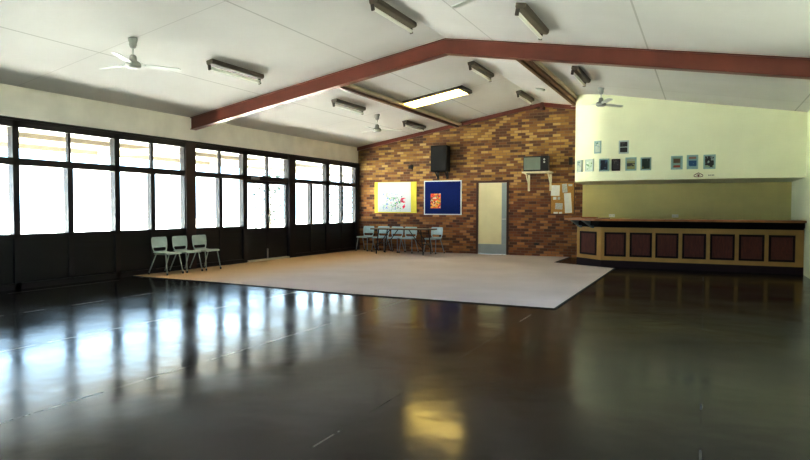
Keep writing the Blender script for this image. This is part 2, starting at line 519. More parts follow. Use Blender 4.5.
# brick gable wall with a doorway
DX0, DX1, DZ = 3.93, 4.89, 2.11
bm = MB()
DT = D + 0.11
for pts in (
    [(0 - .12, 0), (DX0, 0), (DX0, zc(DX0) + .05), (-.12, ZE + .02)],
    [(DX0, DZ), (DX1, DZ), (DX1, zc(DX1) + .05), (DX0, zc(DX0) + .05)],
    [(DX1, 0), (W + .12, 0), (W + .12, ZE + .02), (XR, ZA + .05), (DX1, zc(DX1) + .05)],
):
    fr = [bm.bm.verts.new((x, D, z)) for x, z in pts]
    bk = [bm.bm.verts.new((x, DT, z)) for x, z in pts]
    n = len(pts)
    bm.bm.faces.new(fr); bm.bm.faces.new(bk[::-1])
    for k in range(n):
        bm.bm.faces.new((fr[k], bk[k], bk[(k + 1) % n], fr[(k + 1) % n]))
structure(bm.build('wall_back', M['brick']))

# window wall: plaster band over the joinery
bm = MB()
bm.box(-0.14, 0, YR, D, ZH, ZE + 0.03)
structure(bm.build('wall_left', M['plaster']))
RW0, RW1, RZ0, RZ1 = -3.6, 9.0, 0.75, 2.75
bm = MB()
bm.box(W, W + 0.14, YR, RW0, 0, ZE + 0.03); bm.box(W, W + 0.14, RW1, D, 0, ZE + 0.03)
bm.box(W, W + 0.14, RW0, RW1, 0, RZ0); bm.box(W, W + 0.14, RW0, RW1, RZ1, ZE + 0.03)
structure(bm.build('wall_right', M['bulkhead']))
bm = MB()
fr = [bm.bm.verts.new((x, YR, z)) for x, z in ((0, 0), (W, 0), (W, ZE), (XR, ZA), (0, ZE))]
bk = [bm.bm.verts.new((x, YR - .12, z)) for x, z in ((0, 0), (W, 0), (W, ZE), (XR, ZA), (0, ZE))]
bm.bm.faces.new(fr); bm.bm.faces.new(bk[::-1])
for k in range(5):
    bm.bm.faces.new((fr[k], bk[k], bk[(k + 1) % 5], fr[(k + 1) % 5]))
structure(bm.build('wall_rear', M['plaster']))

# rake trims where the gable meets the ceiling
for k, (x0, x1) in enumerate(((0.0, XR), (XR, 7.05))):
    bm = MB()
    h = 0.105
    a = [(x0, zc(x0) - h), (x1, zc(x1) - h), (x1, zc(x1) + .01), (x0, zc(x0) + .01)]
    fr = [bm.bm.verts.new((x, D - 0.07, z)) for x, z in a]
    bk = [bm.bm.verts.new((x, D + 0.01, z)) for x, z in a]
    bm.bm.faces.new(fr); bm.bm.faces.new(bk[::-1])
    for i in range(4):
        bm.bm.faces.new((fr[i], bk[i], bk[(i + 1) % 4], fr[(i + 1) % 4]))
    structure(bm.build('trim_%d' % (k + 1), M['beam']))
# small king plate at the apex
structure(MB().box(XR - .05, XR + .05, D - .10, D, ZA - .20, ZA).build('trim_3', M['purlin']))

# steel portal beam: web and two flanges following the slopes
bm = MB()
DB = 0.255


def raker(bm, off0, off1, y0, y1):
    prof = [0.0, XR, W]
    rows = []
    for x in prof:
        z = zc(x)
        rows.append([bm.bm.verts.new(p) for p in ((x, y0, z - off1), (x, y1, z - off1), (x, y1, z - off0), (x, y0, z - off0))])
    for A, B in zip(rows, rows[1:]):
        for k in range(4):
            bm.bm.faces.new((A[k], A[(k + 1) % 4], B[(k + 1) % 4], B[k]))
    bm.bm.faces.new(rows[0]); bm.bm.faces.new(rows[-1][::-1])


raker(bm, -0.01, 0.016, YB - 0.03, YB + 0.13)
raker(bm, 0.016, DB - 0.014, YB + 0.0, YB + 0.07)
raker(bm, DB - 0.014, DB, YB - 0.03, YB + 0.13)
structure(bm.build('portal_beam', M['beam']))

# purlins between the portal beam and the gable, each with its pale cover strip
def purlin(x, y1, strip_dx, mat='purlin'):
    z = zc(x)
    o = structure(MB().box(x - 0.035, x + 0.035, YB + 0.13, y1, z - 0.13, z + 0.01).build('purlin_beam', M[mat]))
    s = 1 if strip_dx > 0 else -1
    MB().box(x + s * 0.035, x + s * 0.035 + strip_dx, YB + 0.13, y1, z - 0.075, z - 0.01).build('cover_strip', M['strip_tan'], o)
    return o


purlin(3.36, D - 0.05, 0.10)
purlin(6.88, D - 1.0, 0.07, 'cork_rim')
purlin(7.02, D - 1.4, 0.05, 'cork_rim')

# ------------------------------------------------------------------ window wall joinery
ZSILL, ZT0, ZT1, ZU = 0.88, 1.985, 2.095, 2.585
DEPX = (-0.11, 0.02)


def pane(parent, y0, y1, z0, z1, x=-0.045):
    MB().box(x - 0.003, x + 0.003, y0, y1, z0, z1).build('pane', M['glass'], parent)


def window_unit(n, y0, y1, top_split=True, yends=(0.05, 0.05)):
    """two lights side by side over a dark panel, two highlights above"""
    a, b = DEPX
    ym = (y0 + y1) / 2
    e0, e1 = yends
    f = MB()
    f.box(a, b, y0, y0 + e0, 0.0, ZH)
    f.box(a, b, y1 - e1, y1, 0.0, ZH)
    f.box(a, b, y0, y1, ZU, ZH + 0.02)
    f.box(a, b, y0, y1, ZT0, ZT1)
    f.box(a, b, y0, y1, ZSILL - 0.06, ZSILL)
    f.box(a, b - .015, ym - 0.05, ym + 0.05, 0.0, ZT0)
    if top_split:
        f.box(a + .03, b - .03, ym - 0.022, ym + 0.022, ZT1, ZU)
    f.box(a, b, y0, y1, 0.0, 0.10)
    root = structure(f.build('window_%d' % n, M['frame']))
    lp = MB()
    lp.box(-0.07, -0.02, y0 + e0, ym - .05, 0.10, ZSILL - 0.06)
    lp.box(-0.07, -0.02, ym + .05, y1 - e1, 0.10, ZSILL - 0.06)
    lp.build('lower_panel', M['panel_black'], root)
    pane(root, y0 + e0, ym - .05, ZSILL, ZT0); pane(root, ym + .05, y1 - e1, ZSILL, ZT0)
    if top_split:
        pane(root, y0 + e0, ym - .022, ZT1, ZU); pane(root, ym + .022, y1 - e1, ZT1, ZU)
    else:
        pane(root, y0 + e0, y1 - e1, ZT1, ZU)
    return root


window_unit(1, 6.12, 8.0, True, (0.05, 0.06))
window_unit(2, 8.0, 9.66, True, (0.05, 0.02))
window_unit(3, 9.93, 11.545, True, (0.02, 0.075))
window_unit(4, 13.52, 15.12, False, (0.02, 0.09))
window_unit(5, 15.12, 16.75, True, (0.09, 0.06))
nw = 6
for y0 in (4.24, 2.36, 0.48, -1.40, -3.28):           # the same run of windows continues beside and behind the camera
    window_unit(nw, y0, y0 + 1.88)
    nw += 1

for y0, y1 in ((9.66, 9.93), (13.23, 13.52), (16.75, 16.90)):
    structure(MB().box(-0.13, 0.05, y0, y1, 0.0, ZH + 0.0).build('wall_post', M['frame_red'] if y0 < 10 else M['frame']))
structure(MB().box(-0.12, 0.035, YR, D, ZH - 0.005, ZH + 0.035).build('trim_4', M['frame']))     # head rail over all the windows

# glazing in the right wall beside the camera
f = MB()
for k in range(11):
    y = RW0 + (RW1 - RW0) * k / 10
    f.box(W + .02, W + .10, y - .03, y + .03, RZ0, RZ1)
f.box(W + .02, W + .10, RW0, RW1, RZ0, RZ0 + .06); f.box(W + .02, W + .10, RW0, RW1, RZ1 - .06, RZ1)
o = structure(f.build('window_%d' % nw, M['frame']))
for k in range(10):
    y = RW0 + (RW1 - RW0) * k / 10
    MB().box(W + .057, W + .063, y + .03, y + (RW1 - RW0) / 10 - .03, RZ0 + .06, RZ1 - .06).build('pane', M['glass'], o)

# glazed double doors
a, b = DEPX
f = MB()
f.box(a, b, 11.545, 11.62, 0, ZH); f.box(a, b, 13.215, 13.235, 0, ZH)
f.box(a, b, 11.545, 13.235, ZU, ZH + .02); f.box(a, b, 11.62, 13.23, 1.99, ZT1)
ymd = 12.42
f.box(a + .03, b - .03, ymd - .02, ymd + .02, ZT1, ZU)
door1 = structure(f.build('door_1', M['frame']))
pane(door1, 11.62, ymd - .02, ZT1, ZU); pane(door1, ymd + .02, 13.22, ZT1, ZU)
for s, (y0, y1) in enumerate(((11.622, ymd - .004), (ymd + .004, 13.212))):
    d = MB()
    w0, w1 = (0.035, 0.055) if s == 0 else (0.055, 0.035)
    d.box(-0.075, -0.015, y0, y0 + w0, 0.03, 1.988); d.box(-0.075, -0.015, y1 - w1, y1, 0.03, 1.988)
    d.box(-0.075, -0.015, y0, y1, 1.915, 1.988); d.box(-0.075, -0.015, y0, y1, 0.72, 0.82)
    d.box(-0.065, -0.025, y0 + w0, y1 - w1, 0.03, 0.72)
    leaf = d.build('door_leaf', M['panel_black'], door1)
    MB().box(-0.048, -0.042, y0 + w0, y1 - w1, 0.82, 1.915).build('pane', M['glass'], leaf)
    hy = y1 - 0.03 if s == 0 else y0 + 0.03
    MB().tube([(-0.005, hy, 0.95), (0.03, hy, 0.97), (0.03, hy, 1.13), (-0.005, hy, 1.15)], 0.008).build('handle', M['silver'], leaf)
MB().box(-0.02, 0.012, ymd - .045, ymd - .015, 0.05, 0.30).build('bolt', M['silver'], door1)
MB().bevel_box(-0.015, 0.045, 11.75, 12.05, 2.005, 2.065, 0.008).build('door_closer', M['silver'], door1)
MB().box(-0.10, 0.05, 11.60, 13.23, 0.0, 0.055).build('threshold', M['strip_tan'], door1)

# cream door in the brick wall
f = MB()
f.box(DX0 - .0, DX0 + .055, D - .025, DT, 0, DZ); f.box(DX1 - .055, DX1, D - .025, DT, 0, DZ); f.box(DX0, DX1, D - .025, DT, DZ - .055, DZ)
door2 = structure(f.build('door_2', M['door_frame']))
lf = MB().bevel_box(DX0 + .057, DX1 - .057, D + .012, D + .05, 0.012, DZ - .058, 0.004).build('door_leaf', M['door_cream'], door2)
MB().box(DX0 + .06, DX1 - .06, D + .006, D + .013, 0.015, 0.30).build('kick_plate', M['door_grey'], lf)
MB().box(4.685, DX1 - .06, D + .006, D + .013, 0.302, DZ - .065).build('edge_plate', M['door_grey'], lf)
h = MB().tube([(4.80, D + .006, 1.02), (4.80, D - .045, 1.02), (4.71, D - .05, 1.02)], 0.011)
h.lathe([(0.026, 0), (0.026, 0.006)], (4.80, D - 0.0, 1.02), 14)
h.build('handle', M['silver'], lf)

# ------------------------------------------------------------------ curved bulkhead over the bar, servery wall
ZBK = 1.945
BX0, BY, BRAD = 7.0, 14.5, 0.92
out_pts = [(BX0, D)]
for k in range(0, 25):
    t = PI + (PI / 2) * k / 24
    out_pts.append((BX0 + BRAD + BRAD * math.cos(t), BY + BRAD + BRAD * math.sin(t)))
out_pts.append((W, BY))
bm = MB()
lo = [bm.bm.verts.new((x, y, ZBK)) for x, y in out_pts]
hi = [bm.bm.verts.new((x, y, zc(x) + .03)) for x, y in out_pts]
for k in range(len(out_pts) - 1):
    fce = bm.bm.faces.new((lo[k], lo[k + 1], hi[k + 1], hi[k])); fce.smooth = 0 < k < 25
bulk = structure(bm.build('wall_bulkhead', M['bulkhead']))
bm = MB()
bm.poly([(x, y, ZBK) for x, y in out_pts] + [(W, D, ZBK)])
bm.build('soffit', M['bulkhead'], bulk)
structure(MB().box(6.95, W, 16.70, D, 0, ZBK).build('wall_servery', M['servery']))

# ------------------------------------------------------------------ carpet
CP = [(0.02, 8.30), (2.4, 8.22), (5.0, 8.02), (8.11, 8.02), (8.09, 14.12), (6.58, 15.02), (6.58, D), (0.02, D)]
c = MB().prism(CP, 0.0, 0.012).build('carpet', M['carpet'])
tag(c, 'large beige carpet covering the far half of the dark polished floor', 'carpet')
c['kind'] = 'thing'
e = MB()
for p, q in ((CP[0], CP[1]), (CP[1], CP[2]), (CP[2], CP[3]), (CP[3], CP[4]), (CP[4], CP[5]), (CP[5], CP[6])):
    dv = (Vector(q) - Vector(p)).normalized(); nn = Vector((dv.y, -dv.x)) * 0.022
    e.prism([p, q, (q[0] + nn.x, q[1] + nn.y), (p[0] + nn.x, p[1] + nn.y)], 0.0, 0.012)
e.build('edge_strip', M['rubber'], c)

# ------------------------------------------------------------------ bar
F = [(W - .005, 14.5), (7.75, 14.5), (7.10, 15.15), (7.10, 16.695)]       # outer face line


def inset(path, d):
    """offset the bar's face line outwards by d"""
    k = d * math.tan(PI / 8)
    return [(path[0][0], path[0][1] - d), (path[1][0] - k, path[1][1] - d), (path[2][0] - d, path[2][1] - k), (path[3][0] - d, path[3][1])]


bar = empty('bar_counter', (9.0, 14.8, 0))
tag(bar, 'ochre bar counter with dark red panels and angled left corner under the bulkhead', 'bar counter')


def put(o, p):
    o.matrix_parent_inverse = Matrix.Translation(p.location).inverted()
    return o


def ring(outer, inner):
    return outer + inner[::-1]


inner = inset(F, -0.45)
put(MB().prism(ring(F, inner), 0.15, 0.895).build('carcass', M['bar_cream'], bar), bar)
put(MB().prism(ring(inset(F, 0.004), inner), 0.0, 0.15).build('kickboard', M['bar_kick'], bar), bar)
put(MB().prism(ring(inset(F, 0.10), inner), 0.93, 1.042).build('shadow_soffit', M['bar_under'], bar), bar)  # black band puts the shadow under the bar top into colour
put(MB().prism(ring(inset(F, 0.0), inner), 0.895, 0.93).build('shadow_recess', M['bar_under'], bar), bar)  # the painted under-shadow carried down to the carcass


def bar_panel(mat4, w):
    """raised panel with a moulding; local x along the face, local -y out of it"""
    mo = MB()
    z0, z1, t = 0.245, 0.785, 0.042
    mo.box(0, t, -0.018, 0.01, z0, z1, mat4); mo.box(w - t, w, -0.018, 0.01, z0, z1, mat4)
    mo.box(t, w - t, -0.018, 0.01, z0, z0 + t, mat4); mo.box(t, w - t, -0.018, 0.01, z1 - t, z1, mat4)
    o = put(mo.build('panel_moulding', M['bar_mould'], bar), bar)
    p = MB().bevel_box(t, w - t, -0.010, 0.008, z0 + t, z1 - t, 0.007, 1, mat4).build('panel', M['bar_panel'], o)
    return o


for x0 in (7.83, 8.37, 8.90, 9.435, 9.97, 10.505, 11.04):
    bar_panel(Matrix.Translation((x0, 14.5, 0)), 0.46)
ang = math.atan2(-0.65, 0.65)
bar_panel(Matrix.Translation((7.10, 15.15, 0)) @ Matrix.Rotation(ang, 4, 'Z') @ Matrix.Translation((0.14, 0, 0)), 0.62)
# brackets under the overhang on the angled corner
for t in (0.16, 0.66):
    m4 = Matrix.Translation((7.10, 15.15, 0)) @ Matrix.Rotation(ang, 4, 'Z') @ Matrix.Translation((t * 0.92, 0, 0))
    bk = MB()
    vs = [(0, 0.0, 0.87), (0, -0.28, 1.04), (0, 0.0, 1.04)]
    A = [bk.bm.verts.new(m4 @ Vector((x - .05, y, z))) for x, y, z in vs]
    B = [bk.bm.verts.new(m4 @ Vector((x + .05, y, z))) for x, y, z in vs]
    bk.bm.faces.new(A); bk.bm.faces.new(B[::-1])
    for k in range(3):
        bk.bm.faces.new((A[k], B[k], B[(k + 1) % 3], A[(k + 1) % 3]))
    put(bk.build('bracket', M['bracket_grey'], bar), bar)
top = MB().prism(ring(inset(F, 0.285), inset(F, -0.55)), 1.042, 1.085).build('bar_worktop', M['bar_top'])
tag(top, 'long varnished brown bar top overhanging the ochre bar front', 'bar top')

# flat brown tray lying on the bar top near its left corner
t = MB()
t.bevel_box(-.17, .17, -.11, .11, 0, .012, .003)
for x0, x1, y0, y1 in ((-.17, -.155, -.11, .11), (.155, .17, -.11, .11), (-.17, .17, -.11, -.095), (-.17, .17, .095, .11)):
    t.box(x0, x1, y0, y1, .01, .035)
tr = t.build('serving_tray', M['bar_top']); tr.location = (7.42, 14.95, 1.086)
tag(tr, 'low flat brown tray lying on the bar top near its left corner', 'tray')

# power outlets on the servery wall
for x, lab in ((7.70, 'pale power outlet on the olive wall behind the left part of the bar'),
               (9.20, 'pale power outlet on the olive wall behind the middle of the bar')):
    o = empty('power_outlet', (x, 16.70, 1.14))
    MB().bevel_box(-.075, .075, -.012, 0, -.04, .04, .004).build('cover_plate', M['plaster'], o)
    for s in (-1, 1):
        MB().box(s * .04 - .012, s * .04 + .012, -.018, -.012, -.012, .012).build('switch', M['white_metal'], o)
    tag(o, lab, 'outlet', 'power outlets behind the bar')

# ------------------------------------------------------------------ chairs
def smooth(o, sub=2, thick=0.012):
    s = o.modifiers.new('thickness', 'SOLIDIFY'); s.thickness = thick; s.offset = 0
    u = o.modifiers.new('round', 'SUBSURF'); u.levels = sub; u.render_levels = sub
    for p in o.data.polygons:
        p.use_smooth = True
    return o


def make_chair(shell, legm):
    """moulded plastic stacking chair; sits facing local +X, origin on the floor under the seat"""
    root = empty('stacking_chair')
    # seat: rows from front lip to the rear, slight dish
    rows = [(0.215, 0.405), (0.205, 0.432), (0.16, 0.440), (0.06, 0.434), (-0.06, 0.428), (-0.15, 0.432), (-0.195, 0.452)]
    wid = [0.185, 0.20, 0.205, 0.205, 0.20, 0.185, 0.175]
    cols = [-1, -0.82, -0.4, 0, 0.4, 0.82, 1]
    b = MB(); g = []
    for (x, z), w in zip(rows, wid):
        g.append([b.bm.verts.new((x, c * w, z + (0.012 if abs(c) == 1 and x < 0.2 else 0.0))) for c in cols])
    for A, B in zip(g, g[1:]):
        for k in range(len(cols) - 1):
            b.bm.faces.new((A[k], A[k + 1], B[k + 1], B[k]))
    smooth(b.build('seat', shell, root))
    # backrest with the hand slot near its foot
    rows = [(-0.170, 0.440), (-0.186, 0.475), (-0.190, 0.505), (-0.194, 0.545), (-0.200, 0.61), (-0.208, 0.68), (-0.214, 0.735), (-0.217, 0.760)]
    wid = [0.165, 0.172, 0.188, 0.20, 0.205, 0.205, 0.20, 0.185]
    cols = [-1, -0.8, -0.45, 0, 0.45, 0.8, 1]
    b = MB(); g = []
    for (x, z), w in zip(rows, wid):
        sag = 0.014 if 0.5 < z < 0.56 else 0.0
        g.append([b.bm.verts.new((x + (0.02 * c * c), c * w, z - sag * (1 - c * c))) for c in cols])
    for r in range(len(rows) - 1):
        for k in range(len(cols) - 1):
            if r == 2 and 1 <= k <= 4:
                continue
            if r == 1 and 1 <= k <= 4:
                continue
            b.bm.faces.new((g[r][k], g[r][k + 1], g[r + 1][k + 1], g[r + 1][k]))
    smooth(b.build('backrest', shell, root))
    fr = MB()
    for s in (-1, 1):
        fr.tube([(0.18, s * .165, .415), (-0.15, s * .165, .412)], 0.011, 8)
    fr.tube([(0.15, -.165, .412), (0.15, .165, .412)], 0.010, 8)
    fr.tube([(-0.13, -.165, .412), (-0.13, .165, .412)], 0.010, 8)
    fr.build('seat_frame', legm, root)
    for s in (-1, 1):
        for pts in ([(0.155, s * .168, .425), (0.22, s * .205, 0.022)], [(-0.09, s * .168, .425), (-0.26, s * .205, 0.022)]):
            l = MB().tube(pts, 0.0125, 10).build('leg', legm, root)
            x, y, z = pts[-1]
            MB().lathe([(.015, 0), (.017, .004), (.016, .035), (.013, .04)], (x, y, 0.0), 12).build('rubber_foot', M['rubber'], l)
    return root


CH = 0.0125
chair = make_chair(M['chair_green'], M['chair_leg'])
left = [((0.35, 8.83), 'grey-green plastic chair nearest the camera in the row under the windows', 0.03),
        ((0.35, 9.35), 'grey-green plastic chair in the middle of the three under the windows', 0.0),
        ((0.35, 9.89), 'grey-green plastic chair at the far end of the three under the windows', -0.03)]
for k, ((x, y), lab, rz) in enumerate(left):
    o = chair if k == 0 else copy_tree(chair)
    o.location = (x, y, CH); o.rotation_euler = (0, 0, rz); o.scale = (1, 1, .955)
    tag(o, lab, 'chair', 'grey-green chairs in a row under the windows')
chair2 = make_chair(M['chair_blue'], M['chair_leg_pale'])
far = [((0.46, 16.55), 'blue-grey plastic chair alone in the corner between windows and trestle table', -PI / 2 - 0.06),
       ((1.03, 16.50), 'blue-grey plastic chair behind the window end of the trestle table', -PI / 2 + 0.05),
       ((1.56, 16.36), 'blue-grey plastic chair tucked behind the middle of the trestle table, the left of two', -PI / 2),
       ((2.02, 16.36), 'blue-grey plastic chair tucked behind the middle of the trestle table, the right of two', -PI / 2 + 0.04),
       ((2.80, 16.42), 'blue-grey plastic chair behind the trestle table below the blue board', -PI / 2 - 0.15)]
for k, ((x, y), lab, rz) in enumerate(far):
    o = chair2 if k == 0 else copy_tree(chair2)
    o.location = (x, y, CH); o.rotation_euler = (0, 0, rz)
    tag(o, lab, 'chair', 'blue-grey chairs around the trestle table')

# ------------------------------------------------------------------ trestle table
tb = empty('trestle_table', (2.13, 15.80, CH))
tag(tb, 'long folding trestle table with tan top and black crossed legs by the brick wall', 'table')
tp = MB().bevel_box(-.885, .885, -.35, .35, .705, .735, .006).build('tabletop', M['table_top'], tb)
ed = MB()
for x0, x1, y0, y1 in ((-.889, .889, -.354, -.347), (-.889, .889, .347, .354), (-.889, -.882, -.354, .354), (.882, .889, -.354, .354)):
    ed.box(x0, x1, y0, y1, .70, .728)
ed.build('edge_band', M['table_edge'], tp)
for s in (-1, 1):
    for t in (-1, 1):
        MB().tube([(s * .66, t * .27, .70), (s * .71, t * .27, .3), (s * .74, t * .27, 0.006)], 0.016, 8).build('leg', M['black_metal'], tb)
        MB().tube([(s * .72, t * .27, .18), (s * .30, t * .27, .70)], 0.012, 8).build('brace', M['black_metal'], tb)
    MB().tube([(s * .71, -.27, .3), (s * .71, .27, .3)], 0.012, 8).build('crossbar', M['black_metal'], tb)

# ------------------------------------------------------------------ things on the brick wall
YW = D
# black loudspeaker
sp = empty('loudspeaker', (2.89, YW, 2.765))
tag(sp, 'black loudspeaker box mounted high on the brick wall above the blue board', 'loudspeaker')
MB().bevel_box(-.25, .25, -.36, -.06, -.375, .375, .012).build('cabinet', M['black_box'], sp)
MB().bevel_box(-.235, .235, -.372, -.355, -.36, .36, .006).build('grille', M['grille'], sp)
for s in (-1, 1):
    k = MB()
    k.box(s * .15 - .02, s * .15 + .02, -.06, 0, -.58, .2)
    k.tube([(s * .15, -.02, -.56), (s * .15, -.24, -.375)], 0.02, 8)
    k.build('wall_bracket', M['black_metal'], sp)

# yellow board with a paper
yb = MB().bevel_box(0.60, 2.04, YW - .028, YW - .001, 1.175, 2.13, .005).build('display_board', M['yellow'])
set_origin(yb, (1.32, YW, 1.65))
tag(yb, 'bright yellow display board on the brick wall left of the blue board', 'board')
scrib = mat_blobs('scribbled_paper', (0.63, 0.64, 0.65), [
    (15, 0.58, (0.48, 0.62, 0.45), -.42, -.1, -.35, .2), (17, 0.585, (0.25, 0.35, 0.62), -.40, .10, -.40, .14),
    (16, 0.59, (0.10, 0.42, 0.15), -.18, .22, -.42, .0), (14, 0.59, (0.75, 0.45, 0.48), -.25, .1, -.30, .05),
    (13, 0.52, (0.72, 0.02, 0.10), .20, .37, -.36, -.02), (19, 0.61, (0.2, 0.25, 0.3), -.1, .3, -.38, .1)])
pp = MB().box(-.575, .555, -.004, 0, -.45, .465).build('drawing_paper', scrib)
pp.location = (1.30, YW - .030, 1.655)
tag(pp, 'large white paper with coloured scribbles and red marks pinned on the yellow board', 'drawing')

# blue felt board with a coloured print
bb = empty('felt_board', (2.885, YW, 1.635))
tag(bb, 'blue felt pinboard in a pale frame below the black loudspeaker', 'board')
MB().box(-.575, .575, -.022, -.002, -.485, .485).build('felt', M['blue'], bb)
k = MB(); t = .035
k.box(-.60, -.60 + t, -.03, 0, -.51, .51); k.box(.60 - t, .60, -.03, 0, -.51, .51)
k.box(-.60 + t, .60 - t, -.03, 0, -.51, -.51 + t); k.box(-.60 + t, .60 - t, -.03, 0, .51 - t, .51)
k.build('frame', M['frame_white'], bb)
pm = mat_blobs('orange_print', (0.72, 0.10, 0.05), [(9, 0.52, (0.75, 0.35, 0.06), -1, 1, -1, 1), (14, 0.58, (0.25, 0.38, 0.12), -1, 1, -1, 1),
                                                    (15, 0.60, (0.80, 0.60, 0.45), -1, 1, -1, 1), (17, 0.60, (0.15, 0.05, 0.08), -1, 1, -1, 1)])
pr = MB().box(-.165, .165, -.004, 0, -.22, .22).build('colour_print', pm)
pr.location = (2.665, YW - .024, 1.54)
tag(pr, 'red and orange colour print pinned on the left of the blue felt board', 'print')

# wall vent, socket and a small dark box
for (x, z, w, h), nm, lab in (((1.83, 2.57, .14, .11), 'wall_vent', 'small dark vent in the brick wall left of the loudspeaker'),
                              ((5.69, .34, .13, .06), 'wall_socket', 'small black socket low on the brick wall right of the cream door'),
                              ((6.60, 2.60, .10, .20), 'wall_box', 'small dark box on the brick wall beside the curved bulkhead')):
    o = empty(nm, (x, YW, z))
    MB().bevel_box(-w / 2, w / 2, -.02, 0, -h / 2, h / 2, .005).build('cover', M['vent'], o)
    k = MB()
    for q in range(3):
        zz = -h / 2 + h * (q + 1) / 4
        k.box(-w * .4, w * .4, -.024, -.018, zz - .006, zz + .006)
    k.build('slat', M['black_metal'], o)
    tag(o, lab, nm.split('_')[-1])

# television on a bracketed shelf
sh = empty('wall_shelf', (5.735, YW, 2.30))
tag(sh, 'cream wall shelf on two brackets holding the television', 'shelf')
MB().bevel_box(-.36, .40, -.44, -.002, -.022, .022, .004).build('board', M['shelf_paint'], sh)
for x in (-.27, .33):
    k = MB()
    k.box(x - .03, x + .03, -.03, 0, -.50, -.022)
    k.box(x - .025, x + .025, -.40, 0, -.05, -.022)
    k.tube([(x, -.02, -.36), (x, -.34, -.04)], 0.016, 8)
    k.build('bracket', M['shelf_paint'], sh)
tv = empty('television', (5.745, YW - .22, 2.324))
tag(tv, 'old black tube television with grey screen on the wall shelf', 'television')
MB().bevel_box(-.34, .34, -.19, -.02, 0, .41, .014).build('front_case', M['tv_body'], tv)
bk = bmesh.new()
bmesh.ops.create_cube(bk, size=1.0)
for v in bk.verts:
    far_ = v.co.y > 0
    v.co = Vector((v.co.x * (.42 if far_ else .66), .17 if far_ else -.02, (.04 if v.co.z < 0 else (.30 if far_ else .40))))
mbk = MB(); mbk.merge(bk); mbk.build('rear_case', M['tv_body'], tv)
s = MB(); n = 10; g = []
for i in range(n + 1):
    g.append([])
    for j in range(n + 1):
        u, v = i / n * 2 - 1, j / n * 2 - 1
        g[-1].append(s.bm.verts.new((-.095 + u * .225, -.192 - .014 * (1 - u * u) * (1 - v * v) - .003, .205 + v * .17)))
for i in range(n):
    for j in range(n):
        fce = s.bm.faces.new((g[i][j], g[i + 1][j], g[i + 1][j + 1], g[i][j + 1])); fce.smooth = True
s.build('screen', M['tv_screen'], tv)
MB().box(.15, .325, -.196, -.188, .03, .38).build('control_panel', M['black_box'], tv)
for z in (.31, .24):
    k = MB().lathe([(.028, 0), (.028, .012), (.022, .018)], (0, 0, 0), 16).build('knob', M['fan_dark'], tv)
    k.rotation_euler = (PI / 2, 0, 0); k.location = (.235, -.195, z)

# cork noticeboard with papers
cb = empty('cork_board', (6.39, YW - .003, 1.60))
tag(cb, 'cork noticeboard crowded with papers on the brick wall beside the bar', 'board')
MB().box(-.31, .31, -.02, -.002, -.42, .42).build('cork', M['cork'], cb)
k = MB(); t = .018
k.box(-.325, -.325 + t, -.026, 0, -.435, .435); k.box(.325 - t, .325, -.026, 0, -.435, .435)
k.box(-.325, .325, -.026, 0, -.435, -.435 + t); k.box(-.325, .325, -.026, 0, .435 - t, .435)
k.build('rim', M['cork_rim'], cb)
papers = [(6.20, 1.81, .24, .29, 0.03, 'paper', 'square white notice at the upper left of the cork board'),
          (6.45, 1.87, .14, .24, -0.08, 'paper_grey', 'upright pale notice at the top middle of the cork board'),
          (6.54, 1.47, .19, .54, -0.07, 'paper', 'tall narrow white notice down the right side of the cork board'),
          (6.30, 1.385, .20, .17, 0.05, 'paper_grey', 'grey printed sheet at the lower left of the cork board'),
          (6.185, 1.60, .09, .08, 0.0, 'paper', 'small white card under the square notice on the cork board'),
          (6.295, 1.60, .07, .08, 0.1, 'paper_grey', 'small grey card beside the small white card on the cork board'),
          (6.215, 1.205, .12, .05, 0.0, 'paper', 'white slip at the bottom left corner of the cork board'),
          (6.345, 1.205, .09, .05, -0.05, 'paper', 'white slip at the bottom middle of the cork board'),
          (6.60, 1.95, .11, .06, 0.06, 'paper_grey', 'small grey slip at the top right corner of the cork board')]
for i, (x, z, w, h, rt, mt, lab) in enumerate(papers):
    k = MB()
    nseg = 6
    for q in range(nseg):
        z0, z1 = -h / 2 + h * q / nseg, -h / 2 + h * (q + 1) / nseg
        y0, y1 = -.006 * (1 - q / nseg) ** 2, -.006 * (1 - (q + 1) / nseg) ** 2
        k.poly([(-w / 2, y0, z0), (w / 2, y0, z0), (w / 2, y1, z1), (-w / 2, y1, z1)])
    o = k.build('notice_paper', M[mt])
    o.location = (x, YW - .0285, z); o.rotation_euler = (0, rt, 0)
    tag(o, lab, 'paper', 'papers pinned to the cork board')

# ------------------------------------------------------------------ framed pictures on the bulkhead
def art(name, base, spots):
    return mat_blobs(name, base, spots)


